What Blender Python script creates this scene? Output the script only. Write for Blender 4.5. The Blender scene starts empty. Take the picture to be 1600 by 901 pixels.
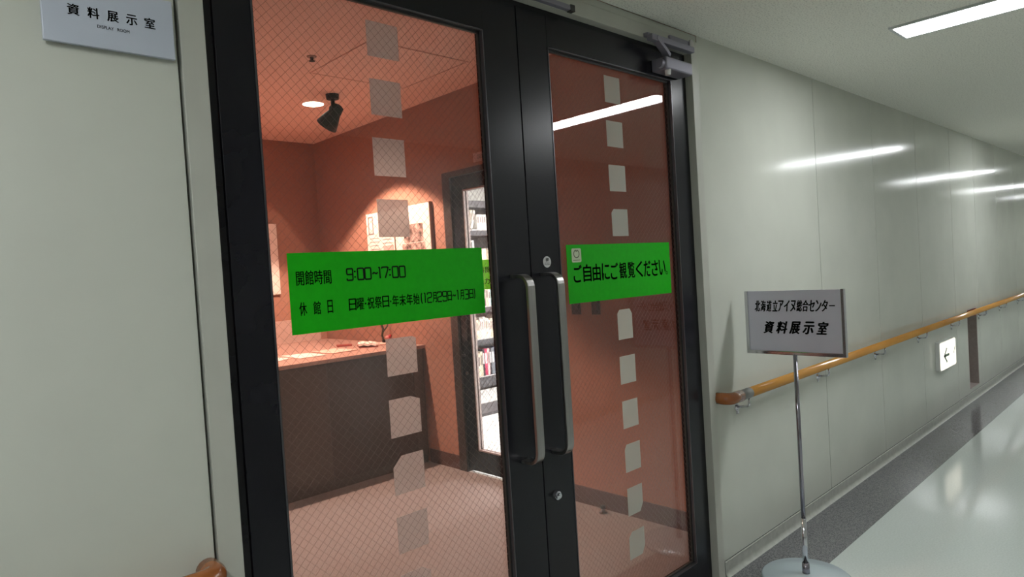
import bpy, bmesh, math, random
from mathutils import Matrix, Vector
random.seed(7)
C = bpy.context.scene.collection
SC = bpy.context.scene

# ---------------------------------------------------------------- camera
R_ = Vector((0.72199437, -0.68912950, -0.06184390))
U_ = Vector((0.06370302, -0.02279538, 0.99770852))
F_ = Vector((0.68896013, 0.72427958, -0.02744149))
cam = bpy.data.cameras.new('camera'); cam.sensor_fit = 'HORIZONTAL'; cam.sensor_width = 36.0
cam.lens = 1047.41 / 1600 * 36.0; cam.clip_start = 0.05; cam.clip_end = 100
co = bpy.data.objects.new('camera', cam); C.objects.link(co)
m = Matrix.Identity(4)
for i in range(3):
    m[i][0] = R_[i]; m[i][1] = U_[i]; m[i][2] = -F_[i]
m[0][3], m[1][3], m[2][3] = 0.0, -1.5763, 1.4583
co.matrix_world = m
SC.camera = co

# ---------------------------------------------------------------- world, exposure
w = bpy.data.worlds.new('world'); SC.world = w; w.use_nodes = True
w.node_tree.nodes['Background'].inputs[0].default_value = (0.5, 0.55, 0.6, 1)
w.node_tree.nodes['Background'].inputs[1].default_value = 0.02
SC.view_settings.view_transform = 'Standard'; SC.view_settings.look = 'None'
SC.view_settings.exposure = 0.25; SC.view_settings.gamma = 1.0
SC.view_settings.use_curve_mapping = False
CORR_E = 28.0            # corridor lamp emission
LIB_E = 110.0
DOWN_W = 270.0
SPOT_W = 1.0
WARM = (1.0, 0.70, 0.53)

# ---------------------------------------------------------------- materials
def mat(name, col, rough=0.5, metal=0.0, spec=0.5, noise=0.0, nscale=40.0, bump=0.0, bscale=200.0,
        emit=None, estr=0.0, coat=0.0, coat_rough=0.1, stretch=None, col2=None):
    mt = bpy.data.materials.new(name); mt.use_nodes = True
    nt = mt.node_tree; b = nt.nodes['Principled BSDF']
    b.inputs['Base Color'].default_value = (*col, 1)
    b.inputs['Roughness'].default_value = rough; b.inputs['Metallic'].default_value = metal
    b.inputs['Specular IOR Level'].default_value = spec
    b.inputs['Coat Weight'].default_value = coat; b.inputs['Coat Roughness'].default_value = coat_rough
    tc = nt.nodes.new('ShaderNodeTexCoord'); src = tc.outputs['Object']
    if stretch:
        mp = nt.nodes.new('ShaderNodeMapping'); mp.inputs['Scale'].default_value = stretch
        nt.links.new(src, mp.inputs['Vector']); src = mp.outputs['Vector']
    if noise > 0 or col2:
        n = nt.nodes.new('ShaderNodeTexNoise'); n.inputs['Scale'].default_value = nscale
        n.inputs['Detail'].default_value = 4
        nt.links.new(src, n.inputs['Vector'])
        rp = nt.nodes.new('ShaderNodeValToRGB')
        rp.color_ramp.elements[0].position = 0.35; rp.color_ramp.elements[1].position = 0.65
        a = col if col2 else tuple(c * (1 - noise) for c in col)
        c2 = col2 if col2 else tuple(min(1, c * (1 + noise)) for c in col)
        rp.color_ramp.elements[0].color = (*a, 1); rp.color_ramp.elements[1].color = (*c2, 1)
        nt.links.new(n.outputs['Fac'], rp.inputs['Fac']); nt.links.new(rp.outputs['Color'], b.inputs['Base Color'])
    if bump > 0:
        n = nt.nodes.new('ShaderNodeTexNoise'); n.inputs['Scale'].default_value = bscale
        nt.links.new(src, n.inputs['Vector'])
        bp = nt.nodes.new('ShaderNodeBump'); bp.inputs['Strength'].default_value = bump
        bp.inputs['Distance'].default_value = 0.002
        nt.links.new(n.outputs['Fac'], bp.inputs['Height']); nt.links.new(bp.outputs['Normal'], b.inputs['Normal'])
    if emit:
        b.inputs['Emission Color'].default_value = (*emit, 1); b.inputs['Emission Strength'].default_value = estr
    return mt

def speckle(name, base, dot, scale, thr, rough=0.9, coat=0.0):
    mt = bpy.data.materials.new(name); mt.use_nodes = True
    nt = mt.node_tree; b = nt.nodes['Principled BSDF']; b.inputs['Roughness'].default_value = rough
    b.inputs['Coat Weight'].default_value = coat; b.inputs['Coat Roughness'].default_value = 0.05
    tc = nt.nodes.new('ShaderNodeTexCoord')
    n = nt.nodes.new('ShaderNodeTexNoise'); n.inputs['Scale'].default_value = scale; n.inputs['Detail'].default_value = 2
    nt.links.new(tc.outputs['Object'], n.inputs['Vector'])
    rp = nt.nodes.new('ShaderNodeValToRGB'); rp.color_ramp.elements[0].position = thr; rp.color_ramp.elements[1].position = thr + 0.06
    rp.color_ramp.elements[0].color = (*dot, 1); rp.color_ramp.elements[1].color = (*base, 1)
    nt.links.new(n.outputs['Fac'], rp.inputs['Fac']); nt.links.new(rp.outputs['Color'], b.inputs['Base Color'])
    return mt

def glass_mat(name, tint):
    mt = bpy.data.materials.new(name); mt.use_nodes = True; nt = mt.node_tree; nt.nodes.clear()
    out = nt.nodes.new('ShaderNodeOutputMaterial'); mix = nt.nodes.new('ShaderNodeMixShader')
    tr = nt.nodes.new('ShaderNodeBsdfTransparent'); tr.inputs[0].default_value = (*tint, 1)
    gl = nt.nodes.new('ShaderNodeBsdfGlossy'); gl.inputs['Roughness'].default_value = 0.0
    gl.inputs[0].default_value = (1, 1, 1, 1)
    fr = nt.nodes.new('ShaderNodeFresnel'); ge = nt.nodes.new('ShaderNodeNewGeometry')
    mr = nt.nodes.new('ShaderNodeMapRange')      # same Fresnel on both faces of the sheet
    mr.inputs['From Min'].default_value = 0; mr.inputs['From Max'].default_value = 1
    mr.inputs['To Min'].default_value = 1.52; mr.inputs['To Max'].default_value = 1 / 1.52
    nt.links.new(ge.outputs['Backfacing'], mr.inputs['Value']); nt.links.new(mr.outputs['Result'], fr.inputs['IOR'])
    nt.links.new(fr.outputs['Fac'], mix.inputs['Fac']); nt.links.new(tr.outputs[0], mix.inputs[1])
    nt.links.new(gl.outputs[0], mix.inputs[2]); nt.links.new(mix.outputs[0], out.inputs[0])
    return mt

def film_mat(name, col, see):
    mt = bpy.data.materials.new(name); mt.use_nodes = True; nt = mt.node_tree; nt.nodes.clear()
    out = nt.nodes.new('ShaderNodeOutputMaterial'); m1 = nt.nodes.new('ShaderNodeMixShader'); m2 = nt.nodes.new('ShaderNodeMixShader')
    di = nt.nodes.new('ShaderNodeBsdfDiffuse'); tl = nt.nodes.new('ShaderNodeBsdfTranslucent'); tr = nt.nodes.new('ShaderNodeBsdfTransparent')
    di.inputs[0].default_value = (*col, 1); tl.inputs[0].default_value = (*col, 1)
    m1.inputs['Fac'].default_value = 0.45; m2.inputs['Fac'].default_value = see
    nt.links.new(di.outputs[0], m1.inputs[1]); nt.links.new(tl.outputs[0], m1.inputs[2])
    nt.links.new(m1.outputs[0], m2.inputs[1]); nt.links.new(tr.outputs[0], m2.inputs[2]); nt.links.new(m2.outputs[0], out.inputs[0])
    return mt

def emis(name, col, s):
    mt = bpy.data.materials.new(name); mt.use_nodes = True; nt = mt.node_tree; nt.nodes.clear()
    out = nt.nodes.new('ShaderNodeOutputMaterial'); e = nt.nodes.new('ShaderNodeEmission')
    e.inputs[0].default_value = (*col, 1); e.inputs[1].default_value = s
    nt.links.new(e.outputs[0], out.inputs[0]); return mt

M = dict(
    panel=mat('painted_steel_panel', (0.55, 0.565, 0.50), 0.13, spec=0.32, noise=0.03, nscale=3, bump=0.03, bscale=30),
    panel_o=mat('opposite_wall_paint', (0.48, 0.49, 0.46), 0.4, noise=0.02, nscale=3),
    joint=mat('dark_joint', (0.09, 0.09, 0.08), 0.8),
    casing=mat('casing_paint', (0.47, 0.475, 0.42), 0.4, noise=0.03, nscale=8),
    base=mat('skirting_vinyl', (0.42, 0.43, 0.385), 0.40, noise=0.08, nscale=30),
    ceil=speckle('rock_wool_ceiling', (0.86, 0.86, 0.79), (0.62, 0.62, 0.57), 150, 0.38),
    floor=mat('sheet_vinyl', (0.55, 0.60, 0.57), 0.12, spec=0.6, noise=0.05, nscale=120, bump=0.03, bscale=9),
    border=speckle('sheet_vinyl_border', (0.10, 0.10, 0.108), (0.20, 0.20, 0.205), 210, 0.47, 0.16),
    black=mat('black_aluminium', (0.008, 0.008, 0.012), 0.26, spec=0.35, noise=0.15, nscale=6),
    gasket=mat('dark_gasket', (0.03, 0.03, 0.028), 0.5),
    bead=mat('bead_metal', (0.10, 0.10, 0.11), 0.3, metal=0.6),
    glass=glass_mat('wired_glass', (0.93, 0.92, 0.91)),
    wire=mat('wire', (0.16, 0.12, 0.11), 0.5, metal=0.3),
    film=film_mat('frosted_film', (0.86, 0.78, 0.76), 0.24),
    film_r=film_mat('frosted_film_outside', (0.66, 0.72, 0.67), 0.30),
    green=mat('green_sticker', (0.009, 0.43, 0.004), 0.5, spec=0.2, noise=0.04, nscale=50),
    green2=mat('bright_green_sticker', (0.10, 0.55, 0.012), 0.5),
    ink=mat('black_ink', (0.005, 0.007, 0.005), 0.6, spec=0.1),
    ink_soft=mat('soft_ink', (0.10, 0.09, 0.10), 0.6),
    cream=mat('cream_label', (0.55, 0.62, 0.42), 0.5),
    cream_ink=mat('emblem_ink', (0.14, 0.16, 0.09), 0.5),
    white=mat('white_plastic', (0.70, 0.70, 0.70), 0.4),
    plate=mat('sign_plate', (0.50, 0.54, 0.62), 0.3, noise=0.02, nscale=5),
    board=mat('sign_board', (0.62, 0.61, 0.70), 0.35, noise=0.02, nscale=8),
    chrome=mat('chrome', (0.62, 0.62, 0.66), 0.12, metal=1.0),
    chrome_dark=mat('shaded_chrome', (0.30, 0.29, 0.33), 0.14, metal=1.0),  # the dark side mirrored in the pole is put into this chrome's colour
    satin=mat('satin_steel', (0.36, 0.35, 0.34), 0.28, metal=1.0, noise=0.15, nscale=60, stretch=(1, 1, 0.03)),
    basemetal=mat('stand_base_enamel', (0.48, 0.56, 0.60), 0.25, metal=0.15, noise=0.03, nscale=4),
    closer=mat('closer_enamel', (0.24, 0.23, 0.28), 0.35, metal=0.3),
    wood=mat('varnished_beech', (0.50, 0.23, 0.045), 0.2, coat=0.6, coat_rough=0.08, col2=(0.60, 0.30, 0.07), nscale=14, stretch=(0.15, 1, 1)),
    woodend=mat('varnished_end_cap', (0.33, 0.10, 0.02), 0.25, coat=0.5, noise=0.1, nscale=20),
    sleeve=mat('grey_sleeve', (0.16, 0.16, 0.15), 0.35),
    lampE=emis('fluorescent_diffuser', (0.96, 0.985, 1.0), CORR_E),
    lampframe=mat('lamp_frame', (0.6, 0.62, 0.62), 0.5),
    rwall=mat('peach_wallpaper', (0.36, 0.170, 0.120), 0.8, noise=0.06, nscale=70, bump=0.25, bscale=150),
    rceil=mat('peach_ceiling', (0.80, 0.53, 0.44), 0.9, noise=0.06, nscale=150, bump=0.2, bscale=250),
    rfloor=speckle('pink_beige_carpet', (0.22, 0.18, 0.175), (0.15, 0.115, 0.11), 220, 0.42),
    rbase=mat('brown_skirting', (0.10, 0.05, 0.045), 0.5, noise=0.05),
    counter=mat('brown_laminate', (0.075, 0.052, 0.046), 0.4, noise=0.08, nscale=50),
    counter2=mat('lighter_brown_laminate', (0.10, 0.07, 0.06), 0.4, noise=0.08, nscale=50),
    ctop=mat('counter_top', (0.42, 0.25, 0.21), 0.35, noise=0.05, nscale=30),
    dark=mat('very_dark_void', (0.012, 0.010, 0.010), 0.9),
    paper=mat('paper', (0.80, 0.68, 0.64), 0.6, noise=0.03, nscale=10),
    paper2=mat('pink_paper', (0.72, 0.45, 0.38), 0.6, noise=0.05, nscale=12),
    redbook=mat('red_cover', (0.28, 0.05, 0.04), 0.5),
    pboard=mat('pale_board', (0.50, 0.34, 0.30), 0.6, noise=0.03),
    photo=mat('photo_print', (0.07, 0.045, 0.04), 0.4, col2=(0.62, 0.42, 0.38), nscale=22),
    pinkprint=mat('pink_print', (0.75, 0.35, 0.33), 0.5),
    greyprint=mat('grey_print', (0.22, 0.18, 0.18), 0.5),
    pframe=mat('panel_edge', (0.30, 0.20, 0.16), 0.5),
    hatch=mat('hatch_frame', (0.30, 0.17, 0.13), 0.6),
    spot=mat('black_spotlight', (0.005, 0.004, 0.004), 0.5, spec=0.15),
    downE=emis('downlight_glow', (1.0, 0.93, 0.78), 12),
    spotE=emis('spot_lamp_face', (1.0, 0.85, 0.7), 8),
    lwall=mat('library_wall', (0.72, 0.72, 0.70), 0.8),
    lfloor=mat('library_floor', (0.60, 0.60, 0.59), 0.4, noise=0.03, nscale=20),
    libE=emis('library_lamp', (1.0, 0.98, 0.97), LIB_E),
    shelf=mat('dark_grey_shelf', (0.06, 0.06, 0.07), 0.4, noise=0.05),
    shelfedge=mat('pale_shelf_edge', (0.45, 0.45, 0.46), 0.4),
    alu=mat('aluminium_bead', (0.50, 0.42, 0.42), 0.35, metal=0.5),
    frame_r=mat('brown_grey_frame', (0.045, 0.030, 0.027), 0.4),
    exitE=emis('exit_panel_light', (1.0, 0.95, 0.80), 1.5),
    exitbody=mat('exit_body', (0.66, 0.68, 0.66), 0.4),
    exitink=mat('exit_arrow_green', (0.18, 0.26, 0.20), 0.5),
    niche=mat('grey_niche', (0.34, 0.29, 0.27), 0.6, noise=0.06),
    nichered=mat('reddish_panel', (0.50, 0.18, 0.14), 0.5),
    rubber=mat('rubber', (0.03, 0.03, 0.03), 0.6),
    leafdark=mat('dark_leaf', (0.03, 0.025, 0.01), 0.5),
    petal=mat('pink_petal', (0.75, 0.30, 0.30), 0.5),
    red=mat('red_petal', (0.45, 0.03, 0.04), 0.5),
    pine=mat('pine', (0.12, 0.05, 0.03), 0.6),
)

# ---------------------------------------------------------------- helpers (all shapes given in world metres)
BASE = {}
def thing(name, label, cat, loc, group=None):
    o = bpy.data.objects.new(name, None); C.objects.link(o); o.empty_display_size = 0.05
    o.location = loc; BASE[o.name] = Vector(loc)
    if label: o['label'] = label
    if cat: o['category'] = cat
    if group: o['group'] = group
    return o

def structure(name, loc=(0, 0, 0)):
    o = thing(name, None, None, loc); o['kind'] = 'structure'; return o

def obj(name, bm, mt, parent=None, smooth=False, label=None, cat=None, group=None, kind=None, bevel=0.0, origin=None):
    bmesh.ops.recalc_face_normals(bm, faces=bm.faces[:])
    if parent is not None:
        off = BASE[parent.name]
    else:
        if origin is None:
            lo = Vector((min(v.co.x for v in bm.verts), min(v.co.y for v in bm.verts), min(v.co.z for v in bm.verts)))
            hi = Vector((max(v.co.x for v in bm.verts), max(v.co.y for v in bm.verts), max(v.co.z for v in bm.verts)))
            off = Vector(((lo.x + hi.x) / 2, (lo.y + hi.y) / 2, lo.z))
        else: off = Vector(origin)
    bmesh.ops.translate(bm, vec=-off, verts=bm.verts[:])
    me = bpy.data.meshes.new(name); bm.to_mesh(me); bm.free()
    mts = mt if isinstance(mt, (list, tuple)) else [mt]
    for q in mts: me.materials.append(q)
    if smooth:
        for p in me.polygons: p.use_smooth = True
    o = bpy.data.objects.new(name, me); C.objects.link(o)
    if parent is not None: o.parent = parent
    else: o.location = off
    BASE[o.name] = off
    if bevel:
        b = o.modifiers.new('bevel', 'BEVEL'); b.width = bevel; b.segments = 2; b.limit_method = 'ANGLE'; b.angle_limit = 0.7
    if label: o['label'] = label
    if cat: o['category'] = cat
    if group: o['group'] = group
    if kind: o['kind'] = kind
    return o

def box(bm, x0, x1, y0, y1, z0, z1):
    r = bmesh.ops.create_cube(bm, size=1.0)
    for v in r['verts']:
        v.co = Vector(((x0 + x1) / 2 + v.co.x * (x1 - x0), (y0 + y1) / 2 + v.co.y * (y1 - y0), (z0 + z1) / 2 + v.co.z * (z1 - z0)))
    return r['verts']

def B(*boxes):
    bm = bmesh.new()
    for b in boxes: box(bm, *b)
    return bm

def cyl(bm, p0, p1, r0, r1=None, n=20, caps=True):
    r1 = r0 if r1 is None else r1
    p0, p1 = Vector(p0), Vector(p1); d = p1 - p0
    mx = Matrix.Translation((p0 + p1) / 2) @ d.to_track_quat('Z', 'Y').to_matrix().to_4x4()
    return bmesh.ops.create_cone(bm, cap_ends=caps, segments=n, radius1=r0, radius2=r1, depth=d.length, matrix=mx)['verts']

def sweep(bm, pts, prof, side, close_ends=True):
    """sweep a 2D profile (a: along side, b: across) along pts"""
    pts = [Vector(p) for p in pts]; side = Vector(side).normalized(); rings = []
    for i, p in enumerate(pts):
        if i == 0: t = pts[1] - pts[0]
        elif i == len(pts) - 1: t = pts[-1] - pts[-2]
        else: t = (pts[i + 1] - p).normalized() + (p - pts[i - 1]).normalized()
        t.normalize(); nrm = t.cross(side).normalized(); k = 1.0
        if 0 < i < len(pts) - 1:
            c = (pts[i + 1] - p).normalized().dot(t); k = 1 / max(c, 0.3)
        rings.append([bm.verts.new(p + side * a + nrm * b * k) for a, b in prof])
    n = len(prof)
    for i in range(len(rings) - 1):
        for j in range(n):
            bm.faces.new((rings[i][j], rings[i][(j + 1) % n], rings[i + 1][(j + 1) % n], rings[i + 1][j]))
    if close_ends:
        bm.faces.new(rings[0]); bm.faces.new(rings[-1][::-1])

def circ(r, n=12): return [(r * math.cos(2 * math.pi * i / n), r * math.sin(2 * math.pi * i / n)) for i in range(n)]
def rect(a, b): return [(-a, -b), (a, -b), (a, b), (-a, b)]

def arc_path(corners, rad, n=6):
    out = [Vector(corners[0])]
    for i in range(1, len(corners) - 1):
        p0, p, p1 = Vector(corners[i - 1]), Vector(corners[i]), Vector(corners[i + 1])
        a = p + (p0 - p).normalized() * rad; b = p + (p1 - p).normalized() * rad
        for k in range(n + 1):
            t = k / n; out.append(a * (1 - t) ** 2 + p * 2 * t * (1 - t) + b * t * t)
    out.append(Vector(corners[-1])); return out

def prism(bm, poly, y0, y1):
    """polygon in (x,z) extruded from y0 to y1"""
    a = [bm.verts.new((x, y0, z)) for x, z in poly]; b = [bm.verts.new((x, y1, z)) for x, z in poly]
    bm.faces.new(a); bm.faces.new(b[::-1]); n = len(poly)
    for i in range(n): bm.faces.new((a[i], b[i], b[(i + 1) % n], a[(i + 1) % n]))

def rrect(x0, x1, z0, z1, r, n=5):
    out = []
    for cx, cz, a0 in ((x1 - r, z1 - r, 0), (x0 + r, z1 - r, 90), (x0 + r, z0 + r, 180), (x1 - r, z0 + r, 270)):
        for k in range(n + 1):
            a = math.radians(a0 + 90 * k / n); out.append((cx + r * math.cos(a), cz + r * math.sin(a)))
    return out

def text_bm(s, place, x0, x1, z0, z1, bold=0.0, shear=0.0, spacing=1.0, bm=None):
    """lettering fitted to the box x0..x1, z0..z1; place(u, v) gives the world point"""
    cu = bpy.data.curves.new('lettering', 'FONT'); cu.body = s; cu.size = 1; cu.shear = shear
    cu.space_character = spacing; cu.resolution_u = 3
    o = bpy.data.objects.new('lettering', cu); C.objects.link(o); bpy.context.view_layer.update()
    me = bpy.data.meshes.new_from_object(o.evaluated_get(bpy.context.evaluated_depsgraph_get()))
    bpy.data.objects.remove(o); bpy.data.curves.remove(cu)
    xs = [v.co.x for v in me.vertices]; ys = [v.co.y for v in me.vertices]
    a0, a1, b0, b1 = min(xs), max(xs), min(ys), max(ys)
    if bm is None: bm = bmesh.new()
    bw = bold * (z1 - z0)
    x0 += bw; x1 -= bw; z0 += bw * .6; z1 -= bw * .6
    for dx, dz in (((-bw, 0), (bw, 0), (0, -bw * .6), (0, bw * .6)) if bold else ((0, 0),)):   # heavier weight: the outline laid down again, a hair aside
        vs = [bm.verts.new(place(x0 + dx + (v.co.x - a0) / (a1 - a0) * (x1 - x0), z0 + dz + (v.co.y - b0) / (b1 - b0) * (z1 - z0))) for v in me.vertices]
        for p in me.polygons:
            try: bm.faces.new([vs[i] for i in p.vertices])
            except ValueError: pass
    bpy.data.meshes.remove(me)
    return bm

def strokes(bm, lines, place, th):
    """ribbons along polylines, for square-cut digits"""
    for ln in lines:
        pts = [Vector((p[0], p[1])) for p in ln]; rows = []
        for i, p in enumerate(pts):
            t0 = (pts[i] - pts[i - 1]).normalized() if i else (pts[1] - pts[0]).normalized()
            t1 = (pts[i + 1] - pts[i]).normalized() if i < len(pts) - 1 else t0
            t = (t0 + t1).normalized(); nn = Vector((-t.y, t.x)); k = th / 2 / max(0.4, t.dot(t1))
            rows.append((bm.verts.new(place(*(p + nn * k))), bm.verts.new(place(*(p - nn * k)))))
        for i in range(len(rows) - 1):
            bm.faces.new((rows[i][0], rows[i][1], rows[i + 1][1], rows[i + 1][0]))

def rnd(poly, r=0.14):
    out = [poly[0]]
    for i in range(1, len(poly) - 1):
        p0, p, p1 = [Vector(q) for q in (poly[i - 1], poly[i], poly[i + 1])]
        l0 = min(r, (p0 - p).length / 2); l1 = min(r, (p1 - p).length / 2)
        a = p + (p0 - p).normalized() * l0; b = p + (p1 - p).normalized() * l1
        for k in range(4):
            t = k / 3; q = a * (1 - t) ** 2 + p * 2 * t * (1 - t) + b * t * t; out.append((q.x, q.y))
    out.append(poly[-1]); return out
DIG = {  # square-cut digits in a unit box
    '0': [[(.5, 1), (1, 1), (1, 0), (0, 0), (0, 1), (.5, 1)]],
    '9': [[(1, .5), (0, .5), (0, 1), (1, 1), (1, 0), (0, 0), (0, .16)]],
    '1': [[(.15, .98), (.55, 1), (.55, 0)]],
    '7': [[(0, .86), (0, 1), (1, 1), (1, .8), (.5, 0)]],
    '2': [[(0, .8), (0, 1), (1, 1), (1, .55), (0, .45), (0, 0), (1, 0)]],
    '3': [[(0, 1), (1, 1), (1, 0), (0, 0)], [(.25, .5), (1, .5)]],
    ':': [[(.1, .74), (.75, .74)], [(.1, .26), (.75, .26)]],
    '~': [[(0, .42), (.25, .58), (.75, .42), (1, .58)]],
    '(': [[(.8, 1.05), (.45, .8), (.45, .2), (.8, -.05)]],
    ')': [[(.2, 1.05), (.55, .8), (.55, .2), (.2, -.05)]]}
def digit(bm, ch, place, x0, x1, z0, z1, th):
    ls = [[(x0 + a * (x1 - x0), z0 + b * (z1 - z0)) for a, b in rnd(l)] for l in DIG[ch]]
    strokes(bm, ls, place, th)

# ---------------------------------------------------------------- corridor shell
H = 2.45; XL, XR = -5.1, 21.0; YO = -2.43
st = obj('floor', B((XL, XR, YO, -0.30, -0.05, 0.0)), M['floor'], kind='structure')
obj('trim_1', B((XL, XR, -0.30, 0.0, -0.05, 0.0)), M['border'], kind='structure')
obj('ceiling', B((XL, XR, YO, 0.0, H, H + 0.05)), M['ceil'], kind='structure')

wf = structure('wall_front')
# wall core behind the panels, with the door opening
obj('core', B((XL, 0.53, 0.02, 0.14, 0, H), (2.72, 7.2, 0.02, 0.14, 0, H), (7.56, XR, 0.02, 0.14, 0, H),
              (7.2, 7.56, 0.02, 0.14, 0.84, H), (7.2, 7.56, 0.02, 0.14, 0, 0.105), (0.53, 2.72, 0.02, 0.14, 2.4185, H)), M['joint'], wf)
g = 0.0026; ZB = 0.072
seams_l = [0.523, -0.42, -1.365, -2.31, -3.255, -4.2, -5.1]
seams_r = [2.727, 3.974, 4.919, 5.862, 6.83, 7.66, 8.58, 9.50]
while seams_r[-1] < XR - 1: seams_r.append(seams_r[-1] + 0.93)
for a, b in zip(seams_l[1:], seams_l[:-1]):
    obj('panel', B((a + g, b - g, 0.0, 0.02, ZB, H)), M['panel'], wf)
for a, b in zip(seams_r[:-1], seams_r[1:]):
    if abs(a - 6.83) < 0.01:
        obj('panel', B((a + g, b - g, 0.0, 0.02, 0.84, H), (a + g, 7.2, 0.0, 0.02, ZB, 0.84), (7.56, b - g, 0.0, 0.02, ZB, 0.84),
                       (7.2, 7.56, 0.0, 0.02, ZB, 0.105)), M['panel'], wf)
    else:
        obj('panel', B((a + g, b - g, 0.0, 0.02, ZB, H)), M['panel'], wf)
obj('panel', B((0.523 + g, 2.727 - g, 0.004, 0.02, 2.423, H)), M['panel'], wf)
# recess low in the wall
ni = structure('trim_2', (7.38, 0, 0.105))
obj('lining', B((7.2, 7.21, 0.0, 0.14, 0.105, 0.84), (7.55, 7.56, 0.0, 0.14, 0.105, 0.84), (7.2, 7.56, 0.13, 0.14, 0.105, 0.84),
                (7.2, 7.56, 0.0, 0.14, 0.105, 0.11), (7.2, 7.56, 0.0, 0.14, 0.83, 0.84)), M['niche'], ni)
obj('red_panel', B((7.535, 7.55, 0.0, 0.13, 0.755, 0.83)), M['nichered'], ni)

def skirting(name, x0, x1):
    bm = bmesh.new()
    prof = [(0.0, 0.0), (-0.020, 0.0), (-0.0155, 0.0012), (-0.0115, 0.004), (-0.0085, 0.0075), (-0.0062, 0.0115), (-0.0048, 0.0155), (-0.004, 0.021), (-0.004, 0.062), (-0.0065, 0.066), (-0.004, 0.069), (0.0, 0.069)]
    a = [bm.verts.new((x0, y, z)) for y, z in prof]; b = [bm.verts.new((x1, y, z)) for y, z in prof]
    for i in range(len(prof)): bm.faces.new((a[i], b[i], b[(i + 1) % len(prof)], a[(i + 1) % len(prof)]))
    bm.faces.new(a[::-1]); bm.faces.new(b)
    obj(name, bm, M['base'], kind='structure')
skirting('baseboard_left', XL, 0.523); skirting('baseboard_right', 2.73, XR)

wo = structure('wall_opposite')
x = XL
while x < XR - 0.1:
    x1 = min(x + 0.945, XR)
    obj('panel', B((x + g, x1 - g, YO - 0.02, YO, 0.07, H)), M['panel_o'], wo); x = x1
obj('core', B((XL, XR, YO - 0.06, YO - 0.02, 0, H)), M['joint'], wo)
obj('baseboard_opposite', B((XL, XR, YO, YO + 0.008, 0, 0.069)), M['base'], kind='structure')
obj('wall_right', B((XR, XR + 0.08, YO, 0.14, 0, H)), M['panel'], kind='structure')
obj('wall_left', B((XL - 0.08, XL, YO, 0.14, 0, H)), M['panel'], kind='structure')

# corridor lamps run across the corridor
wor = ['nearest the doors', 'second along the corridor to the right', 'third along the corridor to the right', 'fourth along the corridor to the right', 'farthest along the corridor to the right']
k = 0
for i, lx in enumerate([3.52, 7.55, 11.6, 15.65, 19.7, -0.52, -4.5]):
    lab = 'recessed fluorescent ceiling lamp ' + (wor[i] if i < 5 else ['above the left wall panels', 'at the left end of the corridor'][i - 5])
    t = thing('ceiling_lamp', lab, 'lamp', (lx, -1.215, H), 'fluorescent lamps across the corridor ceiling')
    y0, y1 = -1.84, -0.59
    obj('lamp_frame', B((lx - .115, lx - .1, y0 - .015, y1 + .015, H - .010, H), (lx + .1, lx + .115, y0 - .015, y1 + .015, H - .010, H),
                        (lx - .1, lx + .1, y0 - .015, y0, H - .010, H), (lx - .1, lx + .1, y1, y1 + .015, H - .010, H)), M['lampframe'], t)
    obj('diffuser', B((lx - .1, lx + .1, y0, y1, H - .006, H)), M['lampE'], t)

# ---------------------------------------------------------------- door casing and frame
cs = structure('trim_3', (1.62, 0, 0))
obj('jamb_casing', B((0.528, 0.583, -0.006, 0.10, 0, 2.418)), M['casing'], cs, bevel=0.002)
obj('jamb_casing', B((2.668, 2.722, -0.006, 0.10, 0, 2.418)), M['casing'], cs, bevel=0.002)
obj('head_casing', B((0.583, 2.668, -0.006, 0.10, 2.362, 2.418)), M['casing'], cs, bevel=0.002)
fr = structure('trim_4', (1.62, 0.024, 0))
obj('jamb', B((0.583, 0.612, 0.03, 0.10, 0, 2.362)), M['black'], fr)
obj('jamb', B((2.640, 2.668, 0.03, 0.10, 0, 2.362)), M['black'], fr)
obj('head', B((0.612, 2.640, 0.03, 0.10, 2.345, 2.362)), M['black'], fr)
obj('threshold', B((0.583, 2.668, 0.0, 0.14, -0.04, 0.004)), M['satin'], fr)

ZT, ZG0, ZG1 = 2.342, 0.122, 2.232
GY0, GY1 = 0.045, 0.052
def wires(bm, x0, x1, z0, z1, step, y, th, axis='x'):
    s = step; L = []
    # lines z = x + c and z = -x + c, clipped to the rectangle
    c = z0 - x1
    while c < z1 - x0:
        p = []
        xa = max(x0, z0 - c); xb = min(x1, z1 - c)
        if xb - xa > 0.004: L.append(((xa, xa + c), (xb, xb + c)))
        c += s
    c = z0 + x0
    while c < z1 + x1:
        xa = max(x0, c - z1); xb = min(x1, c - z0)
        if xb - xa > 0.004: L.append(((xa, c - xa), (xb, c - xb)))
        c += s
    for (a, b) in L:
        P = [Vector((q[0], y, q[1])) if axis == 'x' else Vector((y, q[0], q[1])) for q in (a, b)]
        side = Vector((0, 1, 0)) if axis == 'x' else Vector((1, 0, 0))
        n = (P[1] - P[0]).normalized().cross(side) * th
        h = side * th
        A = [[bm.verts.new(p + v) for v in (n, -n * .5 + h, -n * .5 - h)] for p in P]
        for j in range(3): bm.faces.new((A[0][j], A[0][(j + 1) % 3], A[1][(j + 1) % 3], A[1][j]))

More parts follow.
